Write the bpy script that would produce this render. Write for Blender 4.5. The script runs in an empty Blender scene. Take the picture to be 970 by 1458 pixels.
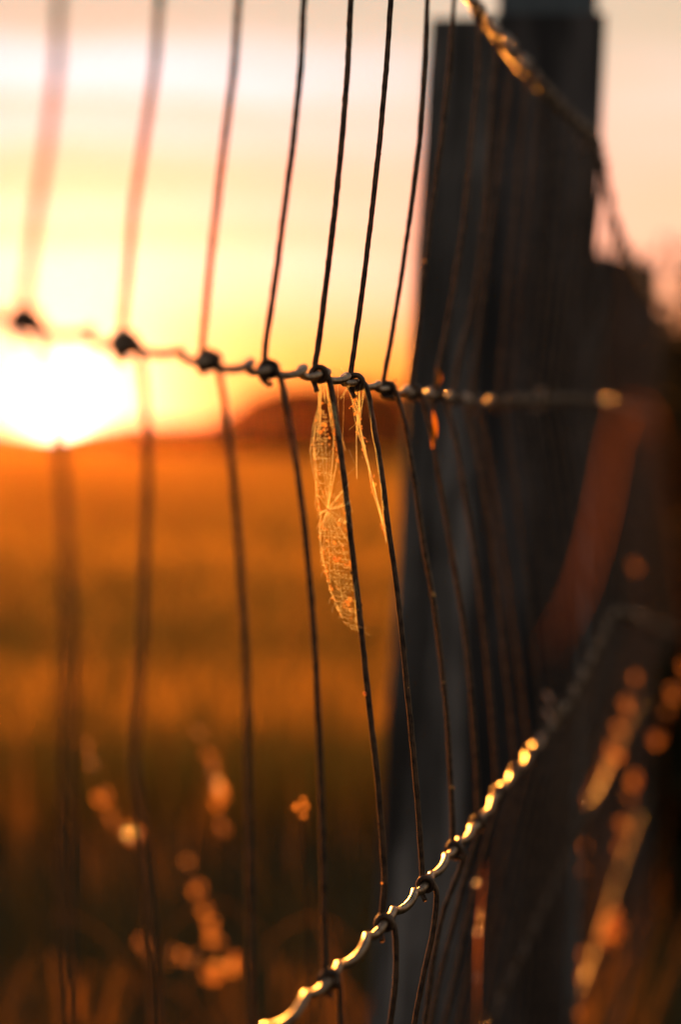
import bpy, bmesh, math, random
import numpy as np
from mathutils import Vector, Matrix, noise

random.seed(11)
rng = np.random.default_rng(7)
scene = bpy.context.scene
COL = scene.collection
R = math.radians
PI = math.pi

# ------------------------------------------------------------------ camera
CAM_H = 0.95
F, CX, CY, HOR = 4000.0, 485.0, 729.0, 615.0
TILT = math.atan((CY - HOR) / F)
cam_d = bpy.data.cameras.new("camera")
cam = bpy.data.objects.new("camera", cam_d)
COL.objects.link(cam)
cam.location = (0, 0, CAM_H)
cam.rotation_euler = (R(90) - TILT, 0, 0)
cam_d.sensor_fit = 'HORIZONTAL'
cam_d.sensor_width = 24.0
cam_d.lens = 24.0 * F / 970.0
cam_d.clip_start = 0.02
cam_d.clip_end = 6000
cam_d.dof.use_dof = True
cam_d.dof.focus_distance = 1.17
cam_d.dof.aperture_fstop = 6.4
cam_d.dof.aperture_blades = 0
scene.camera = cam
_fw = Vector((0, math.cos(TILT), -math.sin(TILT)))
_up = Vector((0, math.sin(TILT), math.cos(TILT)))
_rt = Vector((1, 0, 0))


def at(px, py, d):
    """real-world point seen at a photo pixel, d metres deep"""
    return Vector((0, 0, CAM_H)) + _fw * d + _rt * ((px - CX) / F * d) - _up * ((py - CY) / F * d)


SUN_EL, SUN_AZ = R(0.58), math.atan((85 - CX) / F)
SUN_DIR = Vector((math.sin(SUN_AZ) * math.cos(SUN_EL), math.cos(SUN_AZ) * math.cos(SUN_EL), math.sin(SUN_EL)))


# ------------------------------------------------------------------ helpers
def link(name, me, mat=None, parent=None, smooth=True):
    o = bpy.data.objects.new(name, me)
    COL.objects.link(o)
    if mat:
        me.materials.append(mat)
    if parent:
        o.parent = parent
    if smooth:
        me.polygons.foreach_set('use_smooth', [True] * len(me.polygons))
    return o


def tag(o, label=None, cat=None, group=None, kind=None):
    if label: o['label'] = label
    if cat: o['category'] = cat
    if group: o['group'] = group
    if kind: o['kind'] = kind
    return o


def empty(name, loc, label, cat, group=None):
    o = bpy.data.objects.new(name, None)
    o.empty_display_size = 0.05
    COL.objects.link(o)
    o.location = loc
    return tag(o, label, cat, group)


def place(child, root):
    """parent a mesh written in world coordinates to an Empty at its base"""
    child.parent = root
    child.data.transform(Matrix.Translation(-root.location))


class MB:
    def __init__(s):
        s.v, s.f = [], []

    def tube(s, pts, rad, n=8, cap=True):
        pts = [Vector(p) for p in pts]
        m = len(pts)
        if not hasattr(rad, '__len__'):
            rad = [rad] * m
        base = len(s.v)
        t0 = (pts[1] - pts[0]).normalized()
        ref = Vector((0, 0, 1)) if abs(t0.z) < .9 else Vector((1, 0, 0))
        u = t0.cross(ref).normalized()
        for i in range(m):
            t = (pts[min(i + 1, m - 1)] - pts[max(i - 1, 0)])
            t = t.normalized() if t.length > 1e-12 else t0
            u = (u - t * u.dot(t)).normalized()
            w = t.cross(u)
            for k in range(n):
                a = 2 * PI * k / n
                s.v.append(pts[i] + (u * math.cos(a) + w * math.sin(a)) * rad[i])
        for i in range(m - 1):
            for k in range(n):
                a, b = base + i * n + k, base + i * n + (k + 1) % n
                s.f.append((a, b, b + n, a + n))
        if cap:
            s.f.append(tuple(base + k for k in range(n - 1, -1, -1)))
            s.f.append(tuple(base + (m - 1) * n + k for k in range(n)))

    def ball(s, c, r, seg=8, ring=5, sq=(1, 1, 1), rot=None):
        base = len(s.v)
        c = Vector(c)
        for j in range(1, ring):
            th = PI * j / ring
            for k in range(seg):
                a = 2 * PI * k / seg
                d = Vector((math.sin(th) * math.cos(a) * sq[0], math.sin(th) * math.sin(a) * sq[1], math.cos(th) * sq[2])) * r
                s.v.append(c + (rot @ d if rot else d))
        d = Vector((0, 0, r * sq[2]))
        s.v.append(c + (rot @ d if rot else d))
        s.v.append(c - (rot @ d if rot else d))
        top, bot = len(s.v) - 2, len(s.v) - 1
        for j in range(ring - 2):
            for k in range(seg):
                a, b = base + j * seg + k, base + j * seg + (k + 1) % seg
                s.f.append((a, a + seg, b + seg, b))
        for k in range(seg):
            s.f.append((top, base + k, base + (k + 1) % seg))
            q = base + (ring - 2) * seg
            s.f.append((bot, q + (k + 1) % seg, q + k))

    def ribbon(s, pts, r, *_):
        """a silk thread: a ribbon a fraction of a millimetre wide, open so that the low sun shines through it"""
        pts = [Vector(p) for p in pts]
        base = len(s.v)
        m = len(pts)
        a = random.uniform(-.6, .6)
        view = Vector((math.sin(a), math.cos(a), 0))
        for i in range(m):
            t = pts[min(i + 1, m - 1)] - pts[max(i - 1, 0)]
            u = t.cross(view)
            u = u.normalized() * r if u.length > 1e-12 else Vector((r, 0, 0))
            s.v += [pts[i] - u, pts[i] + u]
        for i in range(m - 1):
            b = base + 2 * i
            s.f.append((b, b + 1, b + 3, b + 2))

    def flake(s, c, r, sx=1.0, sz=1.0, n=6):
        """a scrap of chaff or husk: an irregular thin flake, slightly cupped"""
        c = Vector(c)
        a0 = random.uniform(0, 6.28)
        tilt = random.uniform(-.7, .7)
        base = len(s.v)
        s.v.append(c + Vector((0, -r * .25, 0)))
        for k in range(n):
            a = 2 * PI * k / n
            q = r * random.uniform(.6, 1.2)
            x, z = math.cos(a) * q * sx, math.sin(a) * q * sz
            x, z = x * math.cos(a0 * .2) - z * math.sin(a0 * .2), x * math.sin(a0 * .2) + z * math.cos(a0 * .2)
            s.v.append(c + Vector((x, x * math.tan(tilt) * .6, z)))
        for k in range(n):
            s.f.append((base, base + 1 + k, base + 1 + (k + 1) % n))

    def blade(s, pts, wid, side):
        """flat leaf: ribbon with a folded midrib and a thickness you cannot see"""
        base = len(s.v)
        m = len(pts)
        for i in range(m):
            p = Vector(pts[i])
            sd = Vector(side).normalized() * wid[i] * .5
            t = (Vector(pts[min(i + 1, m - 1)]) - Vector(pts[max(i - 1, 0)])).normalized()
            nn = t.cross(sd).normalized() * wid[i] * .18
            s.v += [p - sd, p - nn, p + sd]
        for i in range(m - 1):
            a = base + i * 3
            s.f += [(a, a + 1, a + 4, a + 3), (a + 1, a + 2, a + 5, a + 4)]

    def build(s, name, mat, parent=None, smooth=True):
        me = bpy.data.meshes.new(name)
        me.from_pydata([tuple(v) for v in s.v], [], s.f)
        me.update()
        return link(name, me, mat, parent, smooth)


def densify(P, gap):
    out = [P[0]]
    for a, b in zip(P, P[1:]):
        n = int(math.hypot(b[0] - a[0], b[1] - a[1]) / gap)
        for i in range(1, n + 1):
            out.append((a[0] + (b[0] - a[0]) * i / (n + 1), a[1] + (b[1] - a[1]) * i / (n + 1)))
        out.append(b)
    return out


def crom(pts, step=6):
    """Catmull-Rom through points"""
    P = [Vector(p) for p in pts]
    out = []
    for i in range(len(P) - 1):
        p0, p1, p2, p3 = P[max(i - 1, 0)], P[i], P[i + 1], P[min(i + 2, len(P) - 1)]
        for j in range(step):
            t = j / step
            out.append(.5 * ((2 * p1) + (p2 - p0) * t + (2 * p0 - 5 * p1 + 4 * p2 - p3) * t * t + (3 * p1 - p0 - 3 * p2 + p3) * t ** 3))
    out.append(P[-1])
    return out


# ------------------------------------------------------------------ materials
def mat_new(name):
    m = bpy.data.materials.new(name)
    m.use_nodes = True
    nt = m.node_tree
    nt.nodes.clear()
    out = nt.nodes.new('ShaderNodeOutputMaterial')
    return m, nt, out


def N(nt, typ, **kw):
    n = nt.nodes.new(typ)
    for k, v in kw.items():
        if k.startswith('i_'):
            n.inputs[k[2:].replace('_', ' ')].default_value = v
        else:
            setattr(n, k, v)
    return n


def ramp(nt, fac, stops):
    r = nt.nodes.new('ShaderNodeValToRGB')
    cr = r.color_ramp
    while len(cr.elements) < len(stops):
        cr.elements.new(.5)
    for e, (p, c) in zip(cr.elements, stops):
        e.position = p
        e.color = (*c, 1)
    if fac is not None:
        nt.links.new(fac, r.inputs[0])
    return r.outputs[0]


def noise_tex(nt, scale, detail=4, vec=None, rough=.55):
    n = nt.nodes.new('ShaderNodeTexNoise')
    n.inputs['Scale'].default_value = scale
    n.inputs['Detail'].default_value = detail
    n.inputs['Roughness'].default_value = rough
    if vec is not None:
        nt.links.new(vec, n.inputs['Vector'])
    return n.outputs[0]


def coords(nt, scale=(1, 1, 1), kind='Object'):
    t = nt.nodes.new('ShaderNodeTexCoord')
    mp = nt.nodes.new('ShaderNodeMapping')
    mp.inputs['Scale'].default_value = scale
    nt.links.new(t.outputs[kind], mp.inputs[0])
    return mp.outputs[0]


def m_wire(name, dark, light, r0, r1, metal, sheen=0.0):
    m, nt, out = mat_new(name)
    b = N(nt, 'ShaderNodeBsdfPrincipled')
    b.inputs['Metallic'].default_value = metal
    b.inputs['Sheen Weight'].default_value = sheen
    b.inputs['Sheen Roughness'].default_value = .35
    b.inputs['Sheen Tint'].default_value = (1, .62, .3, 1)  # orange tint imitates the sun's bloom along the wire edges
    nf = noise_tex(nt, 260, 4, coords(nt))
    nt.links.new(ramp(nt, nf, [(.35, dark), (.6, light)]), b.inputs['Base Color'])
    nt.links.new(ramp(nt, nf, [(.3, (r1,) * 3), (.7, (r0,) * 3)]), b.inputs['Roughness'])
    bp = N(nt, 'ShaderNodeBump')
    bp.inputs['Strength'].default_value = .25
    bp.inputs['Distance'].default_value = .0004
    nt.links.new(noise_tex(nt, 900, 3, coords(nt)), bp.inputs['Height'])
    nt.links.new(bp.outputs[0], b.inputs['Normal'])
    nt.links.new(b.outputs[0], out.inputs[0])
    return m


def m_wood(name, dark, light, scale=(60, 60, 3)):
    m, nt, out = mat_new(name)
    b = N(nt, 'ShaderNodeBsdfPrincipled')
    g = noise_tex(nt, 1.0, 8, coords(nt, scale), .65)
    big = noise_tex(nt, 9, 5, coords(nt, (1, 1, .45)), .6)
    mix = N(nt, 'ShaderNodeMath', operation='MULTIPLY_ADD')
    mix.inputs[1].default_value = .55
    nt.links.new(g, mix.inputs[0])
    ad = N(nt, 'ShaderNodeMath', operation='MULTIPLY')
    ad.inputs[1].default_value = .5
    nt.links.new(big, ad.inputs[0])
    nt.links.new(ad.outputs[0], mix.inputs[2])
    nt.links.new(ramp(nt, mix.outputs[0], [(.44, dark), (.53, tuple(.25 * a + .75 * b for a, b in zip(light, dark))), (.62, light)]), b.inputs['Base Color'])
    b.inputs['Roughness'].default_value = .85
    bp = N(nt, 'ShaderNodeBump')
    bp.inputs['Strength'].default_value = .8
    bp.inputs['Distance'].default_value = .004
    nt.links.new(g, bp.inputs['Height'])
    nt.links.new(bp.outputs[0], b.inputs['Normal'])
    nt.links.new(b.outputs[0], out.inputs[0])
    return m


def m_leaf(name, c1, c2, trans=.55, nscale=3.0, tmul=(1.5, 1.2, .8), gloss=.0):
    """thin plant tissue: diffuse plus translucent"""
    m, nt, out = mat_new(name)
    geo = N(nt, 'ShaderNodeNewGeometry')
    wn = noise_tex(nt, nscale, 3, coords(nt))
    ad = N(nt, 'ShaderNodeMath', operation='MULTIPLY_ADD')
    nt.links.new(geo.outputs['Random Per Island'], ad.inputs[0])
    ad.inputs[1].default_value = .5
    sc = N(nt, 'ShaderNodeMath', operation='MULTIPLY')
    sc.inputs[1].default_value = .5
    nt.links.new(wn, sc.inputs[0])
    nt.links.new(sc.outputs[0], ad.inputs[2])
    c = ramp(nt, ad.outputs[0], [(.25, c1), (.75, c2)])
    d = N(nt, 'ShaderNodeBsdfDiffuse')
    nt.links.new(c, d.inputs[0])
    t = N(nt, 'ShaderNodeBsdfTranslucent')
    mu = N(nt, 'ShaderNodeMix', data_type='RGBA', blend_type='MULTIPLY')
    mu.inputs[0].default_value = 1
    nt.links.new(c, mu.inputs[6])
    mu.inputs[7].default_value = (*tmul, 1)
    nt.links.new(mu.outputs[2], t.inputs[0])
    mx = N(nt, 'ShaderNodeMixShader')
    mx.inputs[0].default_value = trans
    nt.links.new(d.outputs[0], mx.inputs[1])
    nt.links.new(t.outputs[0], mx.inputs[2])
    res = mx.outputs[0]
    if gloss > 0:
        gl = N(nt, 'ShaderNodeBsdfGlossy')
        gl.inputs['Roughness'].default_value = .35
        m2 = N(nt, 'ShaderNodeMixShader')
        m2.inputs[0].default_value = gloss
        nt.links.new(res, m2.inputs[1])
        nt.links.new(gl.outputs[0], m2.inputs[2])
        res = m2.outputs[0]
    nt.links.new(res, out.inputs[0])
    return m


def m_dew():
    m, nt, out = mat_new('dew_water')
    g = N(nt, 'ShaderNodeBsdfGlass')
    g.inputs['Roughness'].default_value = .14
    g.inputs['IOR'].default_value = 1.33
    nt.links.new(g.outputs[0], out.inputs[0])
    return m


def m_ground():
    m, nt, out = mat_new('field_soil')
    b = N(nt, 'ShaderNodeBsdfDiffuse')
    n1 = noise_tex(nt, .35, 6, coords(nt))
    n2 = noise_tex(nt, 9, 6, coords(nt))
    a = N(nt, 'ShaderNodeMath', operation='MULTIPLY_ADD')
    a.inputs[1].default_value = .5
    h = N(nt, 'ShaderNodeMath', operation='MULTIPLY')
    h.inputs[1].default_value = .5
    nt.links.new(n1, a.inputs[0]); nt.links.new(n2, h.inputs[0]); nt.links.new(h.outputs[0], a.inputs[2])
    nt.links.new(ramp(nt, a.outputs[0], [(.35, (.035, .03, .016)), (.55, (.07, .05, .02)), (.7, (.12, .075, .025))]), b.inputs[0])
    nt.links.new(b.outputs[0], out.inputs[0])
    return m


def m_hill(name, c1, c2, s):
    m, nt, out = mat_new(name)
    b = N(nt, 'ShaderNodeBsdfDiffuse')
    nt.links.new(ramp(nt, noise_tex(nt, s, 6, coords(nt)), [(.35, c1), (.65, c2)]), b.inputs[0])
    nt.links.new(b.outputs[0], out.inputs[0])
    return m


WIRE = m_wire('galvanised_wire', (.16, .085, .045), (.36, .23, .13), .30, .5, .95)
WIRE_S = m_wire('rusty_stay_wire', (.035, .017, .010), (.13, .065, .035), .36, .6, .45, .35)
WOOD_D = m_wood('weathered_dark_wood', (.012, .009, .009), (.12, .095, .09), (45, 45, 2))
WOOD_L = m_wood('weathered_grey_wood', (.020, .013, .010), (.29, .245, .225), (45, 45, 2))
WOOD_B = m_wood('grey_blue_wood', (.10, .11, .12), (.22, .25, .27))
GRASS = m_leaf('dry_field_grass', (.34, .21, .04), (.60, .37, .07), .7, .4)
GRASS_W = m_leaf('wild_grass_blade', (.06, .055, .03), (.26, .14, .04), .55, 1.5)
GRASS_G = m_leaf('short_green_grass', (.08, .10, .07), (.16, .13, .075), .45, 1.2)
STRAW = m_leaf('straw_blade', (.26, .12, .018), (.40, .20, .035), .75, 20, (1.5, 1.1, .6))
SEED = m_leaf('seed_husk', (.55, .27, .07), (.75, .42, .13), .8, 60, (1.2, 1.1, .9), .08)
SILK = m_leaf('spider_silk', (.60, .58, .40), (.75, .72, .50), .85, 60, (1.3, 1.4, 1.3), .0)
WEEDM = m_leaf('weed_stem', (.12, .07, .025), (.22, .12, .04), .5, 20)
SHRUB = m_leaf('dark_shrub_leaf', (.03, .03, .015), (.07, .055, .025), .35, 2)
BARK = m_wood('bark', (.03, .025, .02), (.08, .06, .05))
DEW = m_dew()
SOIL = m_ground()
HILL = m_hill('far_hill_grass', (.05, .035, .015), (.09, .06, .025), .02)
MOUND = m_hill('wooded_hill', (.025, .007, .004), (.05, .016, .008), .08)


# ------------------------------------------------------------------ world
def build_world():
    w = bpy.data.worlds.new('World')
    scene.world = w
    w.use_nodes = True
    nt = w.node_tree
    nt.nodes.clear()
    L = nt.links.new
    out = nt.nodes.new('ShaderNodeOutputWorld')

    def M(op, a, b=None, c=None, clamp=False):
        n = nt.nodes.new('ShaderNodeMath')
        n.operation = op
        n.use_clamp = clamp
        for i, x in enumerate((a, b, c)):
            if x is None: continue
            if isinstance(x, (int, float)): n.inputs[i].default_value = x
            else: L(x, n.inputs[i])
        return n.outputs[0]

    tc = nt.nodes.new('ShaderNodeTexCoord')
    sep = nt.nodes.new('ShaderNodeSeparateXYZ')
    L(tc.outputs['Generated'], sep.inputs[0])
    x, y, z = sep.outputs
    el = M('MULTIPLY', M('ARCSINE', z), 180 / PI)              # degrees above the horizon
    az = M('MULTIPLY', M('ARCTAN2', x, y), 180 / PI)           # degrees right of north
    # angle from the sun
    dx = M('SUBTRACT', az, math.degrees(SUN_AZ))
    dy = M('SUBTRACT', el, math.degrees(SUN_EL))
    ang = M('SQRT', M('ADD', M('MULTIPLY', dx, dx), M('MULTIPLY', dy, dy)))
    angw = M('SQRT', M('ADD', M('MULTIPLY', M('MULTIPLY', dx, dx), .75), M('MULTIPLY', dy, dy)))

    sky = nt.nodes.new('ShaderNodeTexSky')
    sky.sky_type = 'NISHITA'
    sky.sun_disc = False
    sky.sun_elevation = SUN_EL
    sky.sun_rotation = SUN_AZ
    sky.air_density = 1.2
    sky.dust_density = 1.5
    bg1 = nt.nodes.new('ShaderNodeBackground')
    bg1.inputs['Strength'].default_value = .12
    L(sky.outputs[0], bg1.inputs[0])
    away = M('MULTIPLY', M('SUBTRACT', ang, 10.0), 1 / 30.0, clamp=True)
    L(M('MULTIPLY', away, .15), bg1.inputs['Strength'])
    bg3 = nt.nodes.new('ShaderNodeBackground')
    bg3.inputs[0].default_value = (.118, .12, .13, 1)
    L(M('MULTIPLY', M('MULTIPLY', away, SKY_K), DUSK), bg3.inputs[1])

    # sunset sky: elevation gradient (0..20 degrees)
    e01 = M('MULTIPLY', el, 1 / 20.0, clamp=True)
    grad = ramp(nt, e01, SKY_STOPS)
    # stratus bands: level sheets of cloud, warped and broken by noise
    cv = nt.nodes.new('ShaderNodeCombineXYZ')
    L(M('MULTIPLY', az, .22), cv.inputs[0])
    L(M('MULTIPLY', el, .7), cv.inputs[1])
    nb = noise_tex(nt, 1.0, 3, cv.outputs[0], .5)
    warp = M('MULTIPLY', M('SUBTRACT', nb, .5), .05)
    tilt = M('MULTIPLY', az, .0012)
    b0 = ramp(nt, M('ADD', M('ADD', e01, warp), tilt), BANDS)
    nb2 = noise_tex(nt, .75, 3, cv.outputs[0], .5)
    left = M('MULTIPLY', M('ADD', M('MULTIPLY', az, -.14), .38), 1.0, clamp=True)
    amt = M('ADD', M('MULTIPLY', left, .8), M('MULTIPLY', M('SUBTRACT', nb2, .42), 1.6), clamp=True)
    bmix = N(nt, 'ShaderNodeMix', data_type='RGBA')
    L(amt, bmix.inputs[0])
    bmix.inputs[6].default_value = (1, 1, 1, 1)
    L(b0, bmix.inputs[7])
    band = bmix.outputs[2]
    mu = N(nt, 'ShaderNodeMix', data_type='RGBA', blend_type='MULTIPLY')
    mu.inputs[0].default_value = 1
    L(grad, mu.inputs[6]); L(band, mu.inputs[7])
    mask = M('SUBTRACT', 1.0, M('SMOOTHSTEP', 14.0, 55.0, ang) if False else M('MULTIPLY', M('SUBTRACT', ang, 10.0), 1 / 26.0, clamp=True))
    hor = M('MULTIPLY', M('ADD', el, .6), 1 / .4, clamp=True)
    k1 = M('MULTIPLY', M('MULTIPLY', mask, hor), SKY_K)
    bg2 = nt.nodes.new('ShaderNodeBackground')
    L(mu.outputs[2], bg2.inputs[0]); L(k1, bg2.inputs[1])

    # glow round the sun: wide, middle, core
    def glow(col, amp, scale, power=1.0):
        q = M('DIVIDE', angw if scale > .4 else ang, scale)
        if power != 1: q = M('POWER', q, power)
        g = M('MULTIPLY', M('POWER', 2.718, M('MULTIPLY', q, -1.0)), amp)
        b = nt.nodes.new('ShaderNodeBackground')
        b.inputs[0].default_value = (*col, 1)
        L(M('MULTIPLY', M('MULTIPLY', g, hor), SKY_K), b.inputs[1])
        return b.outputs[0]
    shs = [bg1.outputs[0], bg2.outputs[0], bg3.outputs[0]] + [glow(*g) for g in GLOWS]
    cur = shs[0]
    for s in shs[1:]:
        ad = nt.nodes.new('ShaderNodeAddShader')
        L(cur, ad.inputs[0]); L(s, ad.inputs[1])
        cur = ad.outputs[0]
    L(cur, out.inputs[0])


DUSK = .8
EXPO = 1.0
SKY_K = 1 / 2 ** EXPO
SKY_STOPS = [(.0, (1.5, .20, .005)), (.045, (1.5, .33, .02)), (.08, (1.5, .50, .11)), (.12, (1.5, .60, .29)), (.17, (1.5, .68, .43)), (.26, (1.4, .70, .51)), (.345, (.98, .74, .58)), (.41, (.76, .64, .48)), (.46, (.72, .61, .47)), (.7, (.62, .56, .48)), (1.0, (.4, .38, .36))]
BANDS = [(.0, (1, 1, 1)), (.10, (1, 1.0, 1.0)), (.135, (1.1, 1.25, 1.6)), (.175, (1.1, 1.28, 1.6)), (.195, (1, .97, .92)), (.22, (1.05, 1.14, 1.4)), (.235, (1, .98, .92)), (.275, (1, .96, .90)), (.29, (1.02, 1.16, 1.42)), (.31, (1, 1.12, 1.35)), (.322, (.98, .95, .90)), (.335, (1.1, 1.32, 1.75)), (.38, (1.1, 1.36, 1.8)), (.395, (1.05, 1.1, 1.2)), (.41, (.95, .95, .95)), (.5, (1, 1, 1))]
GLOWS = [((1, .30, .03), 2.4, 2.0), ((1, .68, .38), 3.6, 1.15, 1.2), ((.4, .6, .8), .9, 1.9, 1.5), ((1, .75, .5), 40, .34, 1.5)]
build_world()

sun_d = bpy.data.lights.new('sun', 'SUN')
sun_d.energy = 5.0
sun_d.angle = R(.53)
sun_d.color = (1, .34, .045)
sun = bpy.data.objects.new('sun', sun_d)
COL.objects.link(sun)
sun.rotation_euler = SUN_DIR.to_track_quat('Z', 'Y').to_euler()


# ------------------------------------------------------------------ terrain
def grid_mesh(name, xs, ys, zf, mat):
    v = [(x, y, zf(x, y)) for y in ys for x in xs]
    n = len(xs)
    f = [(j * n + i, j * n + i + 1, (j + 1) * n + i + 1, (j + 1) * n + i) for j in range(len(ys) - 1) for i in range(n - 1)]
    me = bpy.data.meshes.new(name)
    me.from_pydata(v, [], f)
    return link(name, me, mat)


def zg(x, y):
    r = math.hypot(x, y)
    return (.035 if r < 8 else .015) * noise.noise((x * .5, y * .5, 0)) + min(r / 150, 1) * .03 * noise.noise((x * .05, y * .05, 3))


def axis(lim, first=.5, gr=1.12):
    a, s = [0.0], first
    while a[-1] < lim:
        a.append(a[-1] + s); s *= gr
    return [-q for q in a[:0:-1]] + a


g = grid_mesh('field_ground', axis(440), axis(440), lambda x, y: zg(x, y) if math.hypot(x, y) < 400 else -.2, SOIL)
tag(g, kind='structure')


def hill_strip(name, prof, y_base, y_ridge, y_back, mat, amp, freq, n=220, h0=0.0):
    """a ridge whose skyline follows the photo's, at its own distance, with a front and a back slope"""
    x0, x1 = prof[0][0], prof[-1][0]
    rows = [(y_base, 0.0), (y_base + .35 * (y_ridge - y_base), .42), (y_base + .7 * (y_ridge - y_base), .8), (y_ridge, 1.0), (y_ridge + .4 * (y_back - y_ridge), .7), (y_back, 0.0)]
    v, f = [], []
    for (yy, hh) in rows:
        for i in range(n + 1):
            px = x0 + (x1 - x0) * i / n
            for (a, b) in zip(prof, prof[1:]):
                if a[0] <= px <= b[0]:
                    t = (px - a[0]) / (b[0] - a[0])
                    t = t * t * (3 - 2 * t)
                    py = a[1] + (b[1] - a[1]) * t
                    break
            X = (px - CX) / F * y_ridge * (1 + (yy - y_ridge) / y_ridge * .5)
            Z = CAM_H + (HOR - py) / F * y_ridge
            Z += amp * hh * (noise.noise((px * freq, yy * .01, 1.7)) + .5 * noise.noise((px * freq * 3, yy * .02, 5.1)))
            v.append((X, yy, -.3 + (Z + .3) * hh))
    m = n + 1
    for j in range(len(rows) - 1):
        for i in range(n):
            f.append((j * m + i, j * m + i + 1, (j + 1) * m + i + 1, (j + 1) * m + i))
    me = bpy.data.meshes.new(name)
    me.from_pydata(v, [], f)
    o = link(name, me, mat)
    tag(o, kind='structure')
    return o


hill_strip('far_hill', [(-2600, 600), (-1200, 585), (-500, 596), (-150, 604), (0, 611), (35, 617), (85, 631), (130, 615), (170, 603), (215, 599), (260, 603), (320, 604), (420, 598), (700, 596), (1200, 590), (2400, 600), (3600, 596)],
           140, 290, 420, HILL, .25, .02)
hill_strip('wooded_hill', [(180, 634), (250, 622), (292, 606), (325, 588), (365, 562), (415, 546), (480, 545), (560, 552), (640, 548), (800, 540), (1000, 530), (1500, 560), (2600, 600)],
           105, 140, 200, MOUND, .16, .06, 300)


# ------------------------------------------------------------------ grass (stuff)
def grass_mesh(name, mat, n, rmin, rmax, hfun, wfun, kind_label, side=.34, lean=.35, clear=True):
    r = rmin * (rmax / rmin) ** rng.random(n)
    x = (rng.random(n) * 2 - 1) * (side * r + .6)
    y = r
    h = hfun(x, y, n)
    w = wfun(r, n)
    if clear:
        h = np.where((x > .083 * y + .05) & (y < 45), h * .22, h)
    th = rng.random(n) * 2 * PI
    la = rng.random(n) * 2 * PI
    lm = rng.random(n) * lean * h
    cx, sx = np.cos(th) * w * .5, np.sin(th) * w * .5
    z0 = np.array([zg(a, b) for a, b in zip(x, y)]) - .01
    V = np.empty((n, 5, 3))
    lx, ly = np.cos(la) * lm, np.sin(la) * lm
    V[:, 0] = np.stack([x - cx, y - sx, z0], 1)
    V[:, 1] = np.stack([x + cx, y + sx, z0], 1)
    V[:, 2] = np.stack([x + cx * .75 + lx * .35, y + sx * .75 + ly * .35, z0 + h * .6], 1)
    V[:, 3] = np.stack([x - cx * .75 + lx * .35, y - sx * .75 + ly * .35, z0 + h * .6], 1)
    V[:, 4] = np.stack([x + lx, y + ly, z0 + h], 1)
    me = bpy.data.meshes.new(name)
    me.vertices.add(n * 5)
    me.vertices.foreach_set('co', V.reshape(-1))
    idx = np.arange(n)[:, None] * 5
    quads = (idx + np.array([0, 1, 2, 3])).astype(np.int32)
    tris = (idx + np.array([3, 2, 4])).astype(np.int32)
    loops = np.concatenate([quads, tris], 1).reshape(-1)
    me.loops.add(len(loops))
    me.loops.foreach_set('vertex_index', loops)
    me.polygons.add(n * 2)
    starts = np.stack([np.arange(n) * 7, np.arange(n) * 7 + 4], 1).reshape(-1).astype(np.int32)
    me.polygons.foreach_set('loop_start', starts)
    me.update(calc_edges=True)
    me.validate()
    o = link(name, me, mat, smooth=False)
    tag(o, kind_label, kind='stuff')
    return o


def patch(x, y, s, o):
    return np.array([noise.noise((a * s, b * s, o)) for a, b in zip(x, y)])


def h_hay(x, y, n):
    p = patch(x, y, .22, 2.0)
    return (.16 + .16 * rng.random(n) ** 2) * (1 + .25 * p)


def h_wild(x, y, n):
    p = patch(x, y, .9, 6.0)
    return np.clip((.10 + .26 * rng.random(n) ** 1.5) * (1 + 1.3 * p), .05, .6)


def h_short(x, y, n):
    return .05 + .10 * rng.random(n) ** 2


grass_mesh('hay_grass', GRASS, 200000, 6.5, 165, h_hay, lambda r, n: (.003 + .0006 * r) * (.6 + .8 * rng.random(n)), 'golden dry grass of the sunlit hay field')
grass_mesh('wild_grass', GRASS_W, 16000, 2.2, 14, h_wild, lambda r, n: (.0022 + .0005 * r) * (.5 + .8 * rng.random(n)), 'scattered taller wild grass between the fence and the hay field', side=.4, lean=.5)
grass_mesh('short_grass', GRASS_G, 60000, 1.2, 13, h_short, lambda r, n: .004 + .0008 * r * rng.random(n), 'short dark green grass near the fence', side=.5)

# ------------------------------------------------------------------ fence
S = .86


def zrel(k): return 1.153 + .125 * k


def depth(k):
    z = S * zrel(k)
    if k <= 8: return z
    z8 = S * zrel(8)
    if k <= 19: return z8 + (2.34 - z8) * (k - 8) / 11.0
    if k <= 22: return 2.34 + (S * zrel(22) - 2.34) * (k - 19) / 3.0
    return z


def lerp_tab(tab, x):
    if x <= tab[0][0]: return tab[0][1]
    for a, b in zip(tab, tab[1:]):
        if a[0] <= x <= b[0]:
            return a[1] + (b[1] - a[1]) * (x - a[0]) / (b[0] - a[0])
    return tab[-1][1]


MID_X = {-3: 35, -2: 178, -1: 297, 0: 383, 1: 455, 2: 507, 3: 553, 4: 590, 5: 621, 6: 648, 7: 672}
MID_Y = [(-465, 346), (-167, 403), (35, 455), (178, 488), (297, 513), (383, 526), (455, 533), (507, 544), (553, 553), (590, 558), (621, 561), (648, 566), (690, 572), (740, 569), (800, 568), (868, 571), (900, 582), (945, 592)]
LOW_X = {-3: 104, -2: 228, -1: 359, 0: 470, 1: 548, 2: 607, 3: 648}
LOW_Y = {-3: 1740, -2: 1598, -1: 1488, 0: 1393, 1: 1313, 2: 1258, 3: 1207}
LOW_T = [(660, 1196), (682, 1170), (710, 1128), (735, 1098), (757, 1070), (776, 1045), (808, 1000), (833, 955), (863, 892), (872, 870), (905, 877), (940, 890), (975, 905)]
TOP_Y = [(652, -28), (670, 0), (697, 32), (720, 62), (745, 92), (770, 118), (800, 152), (830, 180), (856, 207), (864, 262), (882, 340), (940, 430)]


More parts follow.
